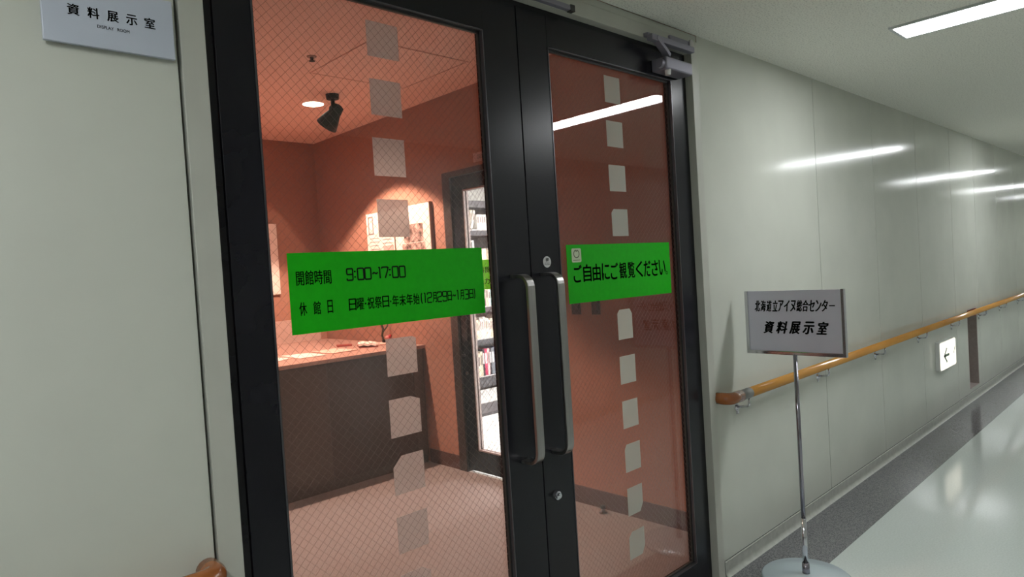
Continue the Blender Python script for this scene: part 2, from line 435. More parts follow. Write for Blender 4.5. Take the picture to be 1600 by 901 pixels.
def leaf(name, x0, x1, gx0, gx1, hx):
    d = structure(name, ((x0 + x1) / 2, 0.024, 0))
    y0, y1 = 0.024, 0.064; zb = 0.008
    obj('stile', B((x0, gx0, y0, y1, zb, ZT)), M['black'], d, bevel=0.0015)
    obj('stile', B((gx1, x1, y0, y1, zb, ZT)), M['black'], d, bevel=0.0015)
    obj('top_rail', B((gx0, gx1, y0, y1, ZG1, ZT)), M['black'], d)
    obj('bottom_rail', B((gx0, gx1, y0, y1, zb, ZG0)), M['black'], d)
    # glazing beads: thin grey lip around the opening
    bm = bmesh.new(); e = 0.004
    box(bm, gx0, gx0 + e, y0 - .002, GY0, ZG0, ZG1); box(bm, gx1 - e, gx1, y0 - .002, GY0, ZG0, ZG1)
    box(bm, gx0, gx1, y0 - .002, GY0, ZG0, ZG0 + e); box(bm, gx0, gx1, y0 - .002, GY0, ZG1 - e, ZG1)
    obj('glazing_bead', bm, M['bead'], d)
    bm = bmesh.new(); e2 = 0.011
    box(bm, gx0 + e, gx0 + e2, y0 + .012, GY0, ZG0 + e, ZG1 - e); box(bm, gx1 - e2, gx1 - e, y0 + .012, GY0, ZG0 + e, ZG1 - e)
    box(bm, gx0 + e, gx1 - e, y0 + .012, GY0, ZG0 + e, ZG0 + e2); box(bm, gx0 + e, gx1 - e, y0 + .012, GY0, ZG1 - e2, ZG1 - e)
    obj('gasket', bm, M['gasket'], d)
    gp = obj('glass_pane', B((gx0, gx1, GY0, GY1, ZG0, ZG1)), M['glass'], d)
    bm = bmesh.new(); wires(bm, gx0, gx1, ZG0, ZG1, 0.0262, (GY0 + GY1) / 2, 0.00036)
    obj('wire_mesh', bm, M['wire'], gp, kind='stuff')
    # flat bar pull handle
    bm = bmesh.new()
    pts = arc_path([(hx, y0, 1.437), (hx, -0.052, 1.437), (hx, -0.052, 0.823), (hx, y0, 0.823)], 0.045, 8)
    sweep(bm, pts, rect(0.0165, 0.006), (1, 0, 0))
    hd = obj('handle', bm, M['satin'], d, bevel=0.002, label='satin steel bar handle')
    return d
d1 = leaf('door_1', 0.614, 1.6145, 0.706, 1.462, 1.532)
d2 = leaf('door_2', 1.6185, 2.638, 1.765, 2.540, 1.676)
# meeting-edge gasket
obj('meeting_strip', B((1.6145, 1.6185, 0.03, 0.06, 0.01, ZT)), M['gasket'], fr)
# key cylinder
bm = bmesh.new(); cyl(bm, (1.674, 0.024, .668), (1.674, 0.014, .668), 0.017, 0.015, 24)
kc = obj('lock_cylinder', bm, M['chrome'], d2, smooth=False, label='chrome lock cylinder')
bm = bmesh.new(); cyl(bm, (1.674, 0.014, .668), (1.674, 0.006, .668), 0.010, 0.009, 20)
box(bm, 1.655, 1.672, 0.002, 0.008, .664, .672); obj('thumb_turn', bm, M['chrome'], kc)

# push disc sticker
PY = lambda y: (lambda u, v: Vector((u, y, v)))
t = thing('disc_sticker', 'small round white sticker with black print above the right door handle', 'sticker', (1.697, 0.024, 1.459))
bm = bmesh.new(); prism(bm, [(1.697 + .0195 * math.cos(a * math.pi / 16), 1.479 + .0195 * math.sin(a * math.pi / 16)) for a in range(32)], 0.0228, 0.0238)
obj('disc', bm, M['white'], t)
bm = text_bm('押', PY(.0224), 1.690, 1.7045, 1.479, 1.4925, 0.015); text_bm('PUSH', PY(.0224), 1.684, 1.710, 1.4675, 1.4735, 0.01, bm=bm)
box(bm, 1.683, 1.711, .0222, .0226, 1.4762, 1.4768)
obj('lettering', bm, M['ink'], t, kind='stuff')

# door closer on the right leaf
t = thing('door_closer', 'grey box door closer with folded arm at the top corner of the right door', 'door closer', (2.51, 0.024, 2.24))
bm = bmesh.new(); box(bm, 2.40, 2.60, -0.05, 0.024, 2.242, 2.293)
body = obj('body', bm, M['closer'], t, bevel=0.006)
bm = bmesh.new(); cyl(bm, (2.405, -0.024, 2.267), (2.385, -0.024, 2.267), 0.020, 0.018, 20); obj('end_cap', bm, M['closer'], body)
bm = bmesh.new(); cyl(bm, (2.43, -0.035, 2.245), (2.43, -0.035, 2.222), 0.013, 0.011, 20); obj('spindle_cap', bm, M['white'], body, label='pale spindle cap')
bm = bmesh.new(); sweep(bm, [(2.335, -0.044, 2.354), (2.41, -0.036, 2.318), (2.44, -0.032, 2.302)], rect(0.014, 0.008), (0, 1, 0)); obj('arm', bm, M['closer'], t)
bm = bmesh.new(); box(bm, 2.30, 2.615, -0.055, -0.028, 2.340, 2.364); box(bm, 2.31, 2.33, -0.028, -0.006, 2.362, 2.378); obj('arm_track', bm, M['closer'], t, bevel=0.002)
bm = bmesh.new(); box(bm, 2.49, 2.64, -0.018, -0.004, 2.368, 2.404); bk = obj('bracket', bm, M['closer'], t, bevel=0.002)
bm = bmesh.new(); cyl(bm, (2.608, -0.042, 2.347), (2.608, -0.042, 2.388), 0.012, 0.012, 14); cyl(bm, (2.608, -0.042, 2.388), (2.608, -0.042, 2.396), 0.007, 0.007, 10); obj('pivot_screw', bm, M['chrome'], t)
bm = bmesh.new(); prism(bm, [(2.52, 2.357), (2.60, 2.357), (2.60, 2.340)], -0.05, -0.035); obj('wedge_plate', bm, M['closer'], t)
# stay track above the left leaf
t = thing('door_closer_track', 'slim grey closer track under the casing above the door meeting line', 'track', (1.70, -0.006, 2.35))
obj('rail', B((1.42, 1.845, -0.026, -0.006, 2.362, 2.380)), M['closer'], t, bevel=0.002)
obj('end_block', B((1.845, 1.868, -0.028, -0.006, 2.359, 2.383)), M['gasket'], t, bevel=0.002)

# ---------------------------------------------------------------- stickers on the glass
ys = 0.0444
t = thing('hours_sticker', 'long green opening hours sticker with black Japanese lettering on the left pane', 'sticker', (1.09, ys, 1.327))
obj('sheet', B((0.763, 1.4175, ys - .0006, GY0 - .0001, 1.327, 1.536)), M['green'], t)
p = PY(ys - .0009); bm = bmesh.new()
text_bm('開館時間', p, 0.783, 0.8825, 1.452, 1.490, 0.012, bm=bm)
th = 0.0042
for ch, x0, x1 in (('9', .929, .947), (':', .950, .958), ('0', .962, .981), ('0', .985, 1.004), ('~', 1.009, 1.026), ('1', 1.027, 1.038), ('7', 1.040, 1.060), (':', 1.062, 1.072), ('0', 1.075, 1.094), ('0', 1.099, 1.118)):
    digit(bm, ch, p, x0, x1, 1.458, 1.489, th)
for ch, x0, x1 in (('休', .786, .807), ('館', .825, .846), ('日', .865, .881)): text_bm(ch, p, x0, x1, 1.374, 1.409, 0.012, bm=bm)
x = .928
for ch in '日曜·祝祭日·年末年始':
    w_ = 0.009 if ch == '·' else 0.0242
    if ch == '·': strokes(bm, [[(x + .002, 1.391), (x + .0065, 1.391)]], p, .0045)
    else: text_bm(ch, p, x + .0008, x + w_ - .0008, 1.375, 1.408, 0.012, bm=bm)
    x += w_
for ch in '(12月29日~1月3日)':
    w_ = {'(': .012, ')': .010, '1': .014, '~': .016, '月': .0185, '日': .0185}.get(ch, .0195)
    if ch in DIG: digit(bm, ch, p, x + .002, x + w_ - .002, 1.377, 1.406, 0.0036)
    else: text_bm(ch, p, x + .001, x + w_ - .001, 1.376, 1.407, 0.012, bm=bm)
    x += w_
obj('lettering', bm, M['ink'], t, kind='stuff')

t = thing('welcome_sticker', 'green sticker with one line of black Japanese lettering on the right pane', 'sticker', (2.156, ys, 1.320))
bm = bmesh.new(); prism(bm, [(1.824, 1.322), (2.488, 1.318), (2.488, 1.536), (1.824, 1.537)], ys - .0006, GY0 - .0001); obj('sheet', bm, M['green'], t)
bm = bmesh.new(); x = 1.852
for ch in 'ご自由にご観覧ください':
    text_bm(ch, p, x + .003, x + .0515, 1.397, 1.463, 0.022, bm=bm); x += 0.0548
strokes(bm, [[(2.459 + .006 * math.cos(a), 1.406 + .006 * math.sin(a)) for a in [i * math.pi / 6 for i in range(13)]]], p, .003)
obj('lettering', bm, M['ink'], t, kind='stuff')
bm = bmesh.new(); prism(bm, rrect(1.851, 1.904, 1.472, 1.523, .006), ys - .0012, ys - .0008); em = obj('emblem_label', bm, M['cream'], t, label='cream label with a round leaf emblem')
bm = bmesh.new()
for s in (-1, 1):
    pts = [(1.8775 + s * .015 * math.cos(a), 1.503 + .014 * math.sin(a)) for a in [math.radians(-100 + i * 17) for i in range(11)]]
    pts += [(1.8775 + s * .004, 1.5165), (1.8775, 1.511)]
    strokes(bm, pts and [pts], PY(ys - .0014), .0042)
box(bm, 1.858, 1.897, ys - .0015, ys - .0013, 1.479, 1.481)
obj('emblem', bm, M['cream_ink'], em)

ordn = ['top', 'second', 'third', 'fourth', 'fifth', 'sixth', 'seventh', 'eighth', 'ninth', 'lowest']
def marker(pane, n, x0, x1, z0, z1, cuts, lean=0.0):
    P = [(x0, z0), (x1, z0 + lean), (x1, z1), (x0, z1)]
    out = []
    for i, nm in enumerate(('bl', 'br', 'tr', 'tl')):
        a = Vector(P[i]); c = cuts.get(nm)
        if not c: out.append(P[i]); continue
        b0 = Vector(P[i - 1]); b1 = Vector(P[(i + 1) % 4])
        q = a + (b0 - a).normalized() * (c[0] if i % 2 else c[1]); r = a + (b1 - a).normalized() * (c[1] if i % 2 else c[0])
        out += [(q.x, q.y), (r.x, r.y)]
    bm = bmesh.new(); yf = GY0 - .0008 if pane == 'right' else GY1 + .0001
    prism(bm, out, yf, yf + .0007)
    cut = 'square ' if not cuts else 'corner-clipped '
    obj('glass_marker', bm, M['film_r'] if pane == 'right' else M['film'], label='%s %smarker film counted down the %s glass pane' % (n, cut + 'frosted ', pane), cat='sticker', group='frosted marker films on the %s pane' % pane)
L = [(1.046, 1.152, 2.085, 2.185, {}), (1.046, 1.150, 1.920, 2.022, {}), (1.043, 1.150, 1.748, 1.856, {}), (1.044, 1.150, 1.574, 1.682, {}),
     (1.042, 1.146, 1.177, 1.284, {'tr': (.012, .006)}), (1.040, 1.146, 1.000, 1.110, {'tr': (.032, .012)}),
     (1.040, 1.146, 0.835, 0.945, {'tl': (.030, .030)}), (1.040, 1.146, 0.665, 0.772, {}), (1.040, 1.146, 0.50, 0.605, {'tr': (.03, .02)}), (1.040, 1.146, 0.335, 0.44, {})]
for i, a in enumerate(L): marker('left', ordn[i], *a)
Rr = [(2.102, 2.200, 2.088, 2.192, {}), (2.100, 2.203, 1.916, 2.017, {}), (2.100, 2.205, 1.742, 1.845, {}), (2.102, 2.205, 1.566, 1.672, {'tl': (.014, .014)}),
      (2.102, 2.196, 1.158, 1.276, {'tl': (.014, .014), 'tr': (.014, .02)}), (2.100, 2.200, 0.982, 1.092, {}), (2.100, 2.200, 0.806, 0.915, {}),
      (2.100, 2.200, 0.632, 0.742, {'tl': (.012, .02)}), (2.100, 2.198, 0.458, 0.568, {'br': (.02, .03)}), (2.095, 2.196, 0.285, 0.392, {'tl': (.02, .02), 'br': (.02, .03)})]
for i, a in enumerate(Rr): marker('right', ordn[i], *a)

# ---------------------------------------------------------------- wall sign
t = thing('wall_sign', 'pale blue-grey room sign plate with black lettering on the left wall', 'sign', (0.395, 0, 1.963))
obj('plate', B((0.271, 0.512, -0.016, -0.006, 1.963, 2.089)), M['plate'], t, bevel=0.001)
obj('backing', B((0.285, 0.50, -0.006, 0.0, 1.975, 2.078)), M['gasket'], t)
p = PY(-.0164)
bm = bmesh.new()
for i, ch in enumerate('資料展示室'):
    xx = 0.314 + i * 0.0350; text_bm(ch, p, xx, xx + .0215, 2.020 + i * .0003, 2.0425 + i * .0003, 0.03, bm=bm)
text_bm('DISPLAY', p, 0.365, 0.395, 2.003, 2.0095, 0.012, bm=bm); text_bm('ROOM', p, 0.4015, 0.424, 2.003, 2.0095, 0.012, bm=bm)
obj('lettering', bm, M['ink'], t, kind='stuff')

# ---------------------------------------------------------------- handrails
def handrail(label, xa, xb, end, brs):
    t = thing('handrail', label, 'handrail', (xa if end == 'L' else xb, 0, 0.835))
    y, z, r = -0.064, (0.820 if end == 'L' else 0.829), 0.0235
    bm = bmesh.new()
    e = xa if end == 'L' else xb; s = 1 if end == 'L' else -1
    far = xb if end == 'L' else xa
    sweep(bm, [(e + s * .115, y, z), (far, y, z)] if s > 0 else [(far, y, z), (e + s * .115, y, z)], circ(r, 20), (0, 0, 1)); obj('rail', bm, M['wood'], t, smooth=True)
    bm = bmesh.new(); pts = arc_path([(e + s * .115, y, z), (e + s * .02, y, z), (e + s * .02, -0.001, z)], 0.035, 6)
    sweep(bm, pts, circ(r * 1.15, 20), (0, 0, 1)); obj('end_return', bm, M['woodend'], t, smooth=True, label='darker orange end piece turning into the wall')
    bm = bmesh.new(); cyl(bm, (e + s * .112, y, z), (e + s * .20, y, z), r * 1.04, None, 20); obj('joint_sleeve', bm, M['sleeve'] if end == 'L' else M['wood'], t, smooth=False)
    for bx in brs:
        bm = bmesh.new(); pts = arc_path([(bx, y, z - r + .004), (bx, y, 0.758), (bx, -0.004, 0.748)], 0.014, 5)
        sweep(bm, pts, circ(0.0055, 10), (1, 0, 0)); br = obj('bracket', bm, M['chrome'], t, smooth=True)
        bm = bmesh.new(); cyl(bm, (bx, -.001, .748), (bx, -.009, .748), .018, .012, 16)
        for dz in (-.026, .026): cyl(bm, (bx, -.001, .748 + dz), (bx, -.008, .748 + dz), .008, .006, 10)
        box(bm, bx - .009, bx + .009, -.004, -.0005, .715, .781); obj('wall_rose', bm, M['chrome'], br)
handrail('varnished wooden handrail running along the wall right of the doors', 2.722, 20.5, 'L', [2.915, 3.85, 4.785, 5.72, 6.655, 7.62, 8.52, 9.45, 10.4, 11.3, 12.3, 13.2, 14.1])
handrail('varnished wooden handrail ending left of the doors at the lower left', -5.0, 0.524, 'R', [0.35, -0.6, -1.5])

# ---------------------------------------------------------------- exit guidance light
t = thing('exit_light', 'glowing white guidance light with an arrow low on the wall', 'exit light', (6.40, 0, 0.42))
bm = bmesh.new(); prism(bm, rrect(6.165, 6.63, 0.424, 0.662, .02), -0.030, 0.0); obj('housing', bm, M['exitbody'], t)
bm = bmesh.new(); prism(bm, rrect(6.175, 6.62, 0.434, 0.652, .016), -0.036, -0.030); obj('panel', bm, M['exitE'], t)
bm = bmesh.new(); p = PY(-.0365)
strokes(bm, [[(6.27, .54), (6.42, .54)], [(6.35, .60), (6.27, .54), (6.35, .48)]], p, .022)
obj('arrow', bm, M['exitink'], t, kind='stuff')
bm = bmesh.new(); strokes(bm, [[(6.555, .53), (6.575, .56), (6.60, .585)]], p, .016); obj('figure', bm, M['exitink'], t)

# ---------------------------------------------------------------- sign stand
sx, sy = 2.94, -0.28
t = thing('sign_stand', 'chrome floor stand holding a pale sign board in front of the handrail', 'sign stand', (sx, sy, 0))
bm = bmesh.new()
pr = [(0.0, 0.0), (0.188, 0.0), (0.190, 0.006), (0.182, 0.013), (0.10, 0.020), (0.03, 0.024), (0.0, 0.024)]
n = 48; rings = []
for r_, z_ in pr[1:-1]: rings.append([bm.verts.new((sx + r_ * math.cos(2 * math.pi * i / n), sy + r_ * math.sin(2 * math.pi * i / n), z_)) for i in range(n)])
for a, b in zip(rings[:-1], rings[1:]):
    for i in range(n): bm.faces.new((a[i], a[(i + 1) % n], b[(i + 1) % n], b[i]))
bm.faces.new(rings[0][::-1]); bm.faces.new(rings[-1]); obj('base', bm, M['basemetal'], t, smooth=True)
bm = bmesh.new(); cyl(bm, (sx, sy, .020), (sx, sy, .07), .0165, .0155, 20); obj('collar', bm, M['chrome_dark'], t, smooth=True)
bm = bmesh.new(); cyl(bm, (sx, sy, .27), (sx, sy, 1.008), .0094, None, 20); obj('pole', bm, M['chrome_dark'], t, smooth=True)
bm = bmesh.new(); cyl(bm, (sx, sy, .07), (sx, sy, .272), .0118, None, 20); obj('lower_tube', bm, M['chrome'], t, smooth=True)
fb = 0.0085; ya, yb = -0.066, -0.494
bm = bmesh.new(); sweep(bm, [(sx, ya, 1.293), (sx, ya, 1.012), (sx, yb, 1.012), (sx, yb, 1.295)], rect(fb, fb), (1, 0, 0)); obj('frame', bm, M['chrome'], t, bevel=0.003)
bd = obj('board', B((sx - .003, sx + .003, yb + fb, ya - fb, 1.0205, 1.292)), M['board'], t)
PX = lambda u, v: Vector((sx - .0036, -u, v))
bm = bmesh.new(); chs = '北海道立アイヌ総合センター'
x = .106; stp = (.463 - .106) / len(chs)
for i, ch in enumerate(chs):
    if ch == 'ー': strokes(bm, [[(x + .002, 1.2235), (x + stp - .001, 1.2235)]], PX, .0045)
    else: text_bm(ch, PX, x - .002, x + stp - .001, 1.198, 1.249, 0.028, 0.25, bm=bm)
    x += stp
x = .140; stp = (.437 - .140) / 5
for ch in '資料展示室': text_bm(ch, PX, x, x + stp - .004, 1.098, 1.155, 0.045, 0.3, bm=bm); x += stp
obj('lettering', bm, M['ink'], bd, kind='stuff')

# ---------------------------------------------------------------- display room shell
RX0, RX1, RY0, RY1, RH = -0.6, 3.083, 0.14, 4.244, 2.755
obj('floor_2', B((RX0, RX1, RY0, RY1, -0.05, 0.0)), M['rfloor'], kind='structure')
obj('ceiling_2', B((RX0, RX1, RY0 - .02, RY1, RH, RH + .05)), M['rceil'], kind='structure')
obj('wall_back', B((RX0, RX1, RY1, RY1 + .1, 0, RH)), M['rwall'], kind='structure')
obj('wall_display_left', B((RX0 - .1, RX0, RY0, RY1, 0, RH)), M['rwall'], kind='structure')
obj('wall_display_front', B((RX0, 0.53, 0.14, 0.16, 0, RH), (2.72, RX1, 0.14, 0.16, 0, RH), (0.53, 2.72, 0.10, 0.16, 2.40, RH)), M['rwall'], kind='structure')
DY0, DY1, DZ = 1.28, 2.33, 2.195
obj('wall_display_right', B((RX1, RX1 + .09, DY1, RY1, 0, RH), (RX1, RX1 + .09, RY0, DY0, 0, RH), (RX1, RX1 + .09, DY0, DY1, DZ, RH)), M['rwall'], kind='structure')
obj('baseboard_display', B((RX1 - .008, RX1, RY0, DY0, 0, .105), (RX1 - .008, RX1, DY1, 2.70, 0, .105)), M['rbase'], kind='structure')
# door frame + library door leaf
fr2 = structure('trim_5', (RX1, (DY0 + DY1) / 2, 0))
obj('frame', B((RX1 - .012, RX1 + .09, DY1 - .085, DY1, 0, DZ), (RX1 - .012, RX1 + .09, DY0, DY0 + .085, 0, DZ), (RX1 - .012, RX1 + .09, DY0 + .085, DY1 - .085, DZ - .04, DZ)), M['frame_r'], fr2)
d3 = structure('door_3', (RX1, 1.8, 0))
la, lb = DY0 + .088, DY1 - .088; ga, gb = 1.52, 2.118; gz0, gz1 = .172, 2.052
xa_, xb_ = RX1 + .002, RX1 + .042
obj('stile', B((xa_, xb_, gb, lb, .020, DZ - .043)), M['black'], d3)
obj('stile', B((xa_, xb_, la, ga, .020, DZ - .043)), M['black'], d3)
obj('top_rail', B((xa_, xb_, ga, gb, gz1, DZ - .043)), M['black'], d3)
obj('bottom_rail', B((xa_, xb_, ga, gb, .020, gz0)), M['black'], d3)
bm = bmesh.new(); e = .010
for x0_, x1_ in ((xa_ - .002, xa_ + .016), (xb_ - .014, xb_ + .002)):
    box(bm, x0_, x1_, gb - e, gb, gz0, gz1); box(bm, x0_, x1_, ga, ga + e, gz0, gz1)
    box(bm, x0_, x1_, ga + e, gb - e, gz0, gz0 + e); box(bm, x0_, x1_, ga + e, gb - e, gz1 - e, gz1)
obj('glazing_bead', bm, M['alu'], d3, label='pale metal glazing bead')
gp = obj('glass_pane', B((xa_ + .017, xa_ + .023, ga, gb, gz0, gz1)), M['glass'], d3)
bm = bmesh.new(); wires(bm, ga, gb, gz0, gz1, 0.0262 * 1.6, xa_ + .020, 0.0006, 'y'); obj('wire_mesh', bm, M['wire'], gp, kind='stuff')
bm = bmesh.new(); yh = 2.205
sweep(bm, arc_path([(xa_, yh, 1.18), (xa_ - .045, yh, 1.18), (xa_ - .045, yh, .86), (xa_, yh, .86)], .03, 5), circ(.009, 10), (0, 1, 0)); obj('handle', bm, M['frame_r'], d3, smooth=True)
bm = bmesh.new(); cyl(bm, (xa_ + .001, 2.19, .73), (xa_ - .009, 2.19, .73), .014, .012, 14); obj('lock_cylinder', bm, M['satin'], d3)
t = thing('library_door_sticker', 'bright green lettered sticker on the glass of the inner library door', 'sticker', (xa_ + .015, 1.8, 1.335))
obj('sheet', B((xa_ + .0160, xa_ + .0168, 1.545, 2.10, 1.335, 1.542)), M['green2'], t)
PL = lambda u, v: Vector((xa_ + .0155, -u, v))
bm = bmesh.new()
x = -2.08
for ch in '資料閲覧室': text_bm(ch, PL, x + .003, x + .062, 1.450, 1.492, .015, bm=bm); x += .0665
x = -2.08
for ch in '相談カウンター':
    if ch == 'ー': strokes(bm, [[(x + .008, 1.394), (x + .055, 1.394)]], PL, .006)
    else: text_bm(ch, PL, x + .003, x + .056, 1.372, 1.414, .015, bm=bm)
    x += .0605
obj('lettering', bm, M['ink'], t, kind='stuff')
# plate above the library door
t = thing('door_plate', 'small white name plate above the inner library door', 'sign', (RX1, 1.76, 2.225))
obj('plate', B((RX1 - .008, RX1, 1.55, 1.967, 2.222, 2.283)), M['pboard'], t)
bm = text_bm('図書情報室', lambda u, v: Vector((RX1 - .0085, -u, v)), -1.925, -1.60, 2.238, 2.268, .02); obj('lettering', bm, M['greyprint'], t)

# switches, door stop
for i, (ya_, yb_, lb_) in enumerate([(1.072, 1.142, 'brown wall switch plate under the welcome sticker, the one nearer the handles'), (0.922, 0.985, 'brown wall switch plate under the welcome sticker, the one farther from the handles')]):
    t = thing('wall_switch', lb_, 'switch', (RX1, (ya_ + yb_) / 2, 1.165), 'wall switches in the display room')
    obj('plate', B((RX1 - .007, RX1, ya_, yb_, 1.165, 1.285)), M['frame_r'], t, bevel=.002)
    obj('rocker', B((RX1 - .011, RX1 - .007, ya_ + .02, yb_ - .02, 1.195, 1.255)), M['rbase'], t)
t = thing('door_stop', 'small dark metal door stop on the display room floor by the skirting', 'door stop', (3.02, 0.94, 0))
bm = bmesh.new(); cyl(bm, (3.02, .94, 0), (3.02, .94, .008), .024, .022, 20); obj('plate', bm, M['satin'], t)
bm = bmesh.new(); cyl(bm, (3.02, .94, .008), (3.02, .94, .030), .010, .010, 14); obj('post', bm, M['satin'], t)
bm = bmesh.new(); cyl(bm, (3.02, .94, .030), (3.02, .94, .045), .017, .015, 16); obj('rubber_cap', bm, M['rubber'], t)

# ---------------------------------------------------------------- counter
CY = 2.700
t = thing('display_counter', 'long dark brown laminate counter with a pinkish top along the back wall', 'counter', (1.6, 3.4, 0))
obj('worktop', B((0.2, RX1 - .002, CY - .012, RY1 - .002, 0.892, 0.920)), M['ctop'], t, bevel=.003)
xs_ = [0.21, 0.90, 1.57, 2.245, 2.965]
for i, (a, b) in enumerate(zip(xs_[:-1], xs_[1:])):
    obj('front_panel', B((a + .001, b - .001, CY, CY + .02, 0.065, 0.890)), M['counter2'] if i == 2 else M['counter'], t)  # lighter panel: a reflection in the door glass put into its colour
obj('end_stile', B((2.967, 3.062, CY - .003, CY + .02, 0.065, 0.890)), M['counter2'], t)
obj('carcass', B((0.21, 3.062, CY + .02, RY1 - .004, 0.05, 0.889)), M['dark'], t)
obj('plinth', B((0.21, 3.062, CY + .012, CY + .03, 0.0, 0.062)), M['counter2'], t)

def sheet(name, pts, z0, z1, mt, **kw):
    bm = bmesh.new(); a = [bm.verts.new((x, y, z0)) for x, y in pts]; b = [bm.verts.new((x, y, z1)) for x, y in pts]
    bm.faces.new(a[::-1]); bm.faces.new(b)
    for i in range(len(pts)): bm.faces.new((a[i], a[(i + 1) % len(pts)], b[(i + 1) % len(pts)], b[i]))
    return obj(name, bm, mt, **kw)
zt = .9205
G = 'leaflets on the counter'
sheet('leaflet', [(1.985, 2.92), (2.145, 3.03), (2.06, 3.28), (1.90, 3.17)], zt, zt + .006, M['paper'], label='leftmost pale leaflet on the counter, half hidden by the door frame', cat='leaflet', group=G)
sheet('leaflet', [(2.165, 2.927), (2.365, 2.915), (2.372, 3.20), (2.172, 3.25)], zt, zt + .005, M['paper'], label='pale leaflet lying second from the left on the counter', cat='leaflet', group=G)
sheet('leaflet', [(2.43, 2.946), (2.645, 2.949), (2.62, 3.26), (2.40, 3.23)], zt, zt + .006, M['paper2'], label='pinkish leaflet lying mid-counter under the hours sticker', cat='leaflet', group=G)
sheet('booklet', [(2.70, 3.36), (2.80, 3.30), (2.84, 3.38), (2.74, 3.45)], zt, zt + .012, M['redbook'], label='small dark red booklet at the back of the counter', cat='booklet')
t = thing('open_book', 'thick open book with pale pages on the counter', 'book', (2.83, 3.1, zt))
sheet('cover', [(2.73, 3.07), (2.84, 2.97), (2.93, 3.12), (2.82, 3.26)], zt, zt + .004, M['redbook'], parent=t)
bm = bmesh.new(); sweep(bm, [(2.735, 3.09, zt + .020), (2.765, 3.06, zt + .028), (2.785, 3.03, zt + .020), (2.80, 3.02, zt + .026), (2.832, 2.985, zt + .018)], [(-.0, -.008), (.0, .008), (.19, .008), (.19, -.008)], (.5, .86, 0)); obj('pages', bm, M['paper'], t)
sheet('booklet', [(2.88, 3.06), (3.03, 3.05), (3.05, 3.20), (2.90, 3.24)], zt, zt + .010, M['paper2'], label='thin pinkish booklet right of the open book', cat='booklet')
# pale board on the counter against the back wall
obj('leaning_board', B((2.20, 3.003, RY1 - .035, RY1 - .003, zt, 1.128)), M['pboard'], label='pale blank board standing on the counter against the back wall', cat='board')
# flower ornament
fx, fy = 3.03, 3.15
t = thing('flower_ornament', 'little ornament with pink and red flowers and a dark branch on the counter', 'ornament', (fx, fy, zt))
bm = bmesh.new(); cyl(bm, (fx, fy, zt), (fx, fy, zt + .03), .03, .035, 16); obj('pot', bm, M['spot'], t)
bm = bmesh.new(); sweep(bm, [(fx - .02, fy, zt + .02), (fx - .035, fy, zt + .07), (fx - .02, fy, zt + .12), (fx - .04, fy, zt + .17)], circ(.009, 8), (0, 1, 0)); sweep(bm, [(fx - .02, fy, zt + .10), (fx + .02, fy, zt + .14), (fx + .03, fy, zt + .17)], circ(.006, 8), (0, 1, 0)); obj('branch', bm, M['leafdark'], t)
for dx, dz, rr, mm in ((.0, .05, .018, 'petal'), (.025, .055, .020, 'red'), (.012, .035, .016, 'petal'), (.03, .03, .013, 'petal')):
    bm = bmesh.new(); bmesh.ops.create_icosphere(bm, subdivisions=2, radius=rr, matrix=Matrix.Translation((fx + dx, fy - .02, zt + dz)) @ Matrix.Diagonal((1, .6, .8, 1))); obj('flower', bm, M[mm], t, label='red flower' if mm == 'red' else None)

# ---------------------------------------------------------------- posters
def poster_right(lab, y0, y1, z0, z1):
    t = thing('exhibit_poster', lab, 'poster', (RX1, (y0 + y1) / 2, z0), 'poster panels on the right wall of the display room')
    obj('panel', B((RX1 - .028, RX1, y0, y1, z0, z1)), M['pframe'], t)
    obj('sheet', B((RX1 - .0295, RX1 - .028, y0 + .006, y1 - .006, z0 + .006, z1 - .006)), M['paper'], t)
    return t
PP = lambda u, v: Vector((RX1 - .030, -u, v))
t1 = poster_right('left text poster with small framed picture on the display room right wall', 2.962, 3.375, 1.41, 2.005)
bm = bmesh.new()
strokes(bm, [[(-3.335, 1.97), (-3.335, 1.83), (-3.27, 1.83), (-3.27, 1.97), (-3.335, 1.97)]], PP, .014)
obj('picture_frame', bm, M['greyprint'], t1)
bm = bmesh.new()
for c in range(2):
    for k in range(9):
        w0 = -3.33 + c * .19; strokes(bm, [[(w0, 1.79 - k * .03 - c * .02), (w0 + .05, 1.793 - k * .03 - c * .02), (w0 + .15 - .03 * random.random(), 1.788 - k * .03 - c * .02)]], PP, .006)
obj('text_lines', bm, M['greyprint'], t1)
bm = bmesh.new(); box(bm, RX1 - .0302, RX1 - .0298, 2.98, 3.13, 1.56, 1.72); obj('picture', bm, M['pinkprint'], t1)
t2 = poster_right('right pale poster with a dark photograph on the display room right wall', 2.480, 2.955, 1.41, 2.012)
bm = bmesh.new(); box(bm, RX1 - .0302, RX1 - .0298, 2.575, 2.83, 1.72, 1.862); obj('photograph', bm, M['photo'], t2)
bm = bmesh.new(); box(bm, RX1 - .0302, RX1 - .0298, 2.555, 2.86, 1.655, 1.715); obj('photograph', bm, M['photo'], t2)
t = thing('blank_poster', 'pale pinkish poster panel on the back wall behind the door frame edge', 'poster', (2.4, RY1, 1.367))
obj('panel', B((2.20, 2.652, RY1 - .022, RY1, 1.367, 2.004)), M['pframe'], t)
obj('sheet', B((2.203, 2.649, RY1 - .0235, RY1 - .022, 1.372, 2.001)), M['paper'], t)

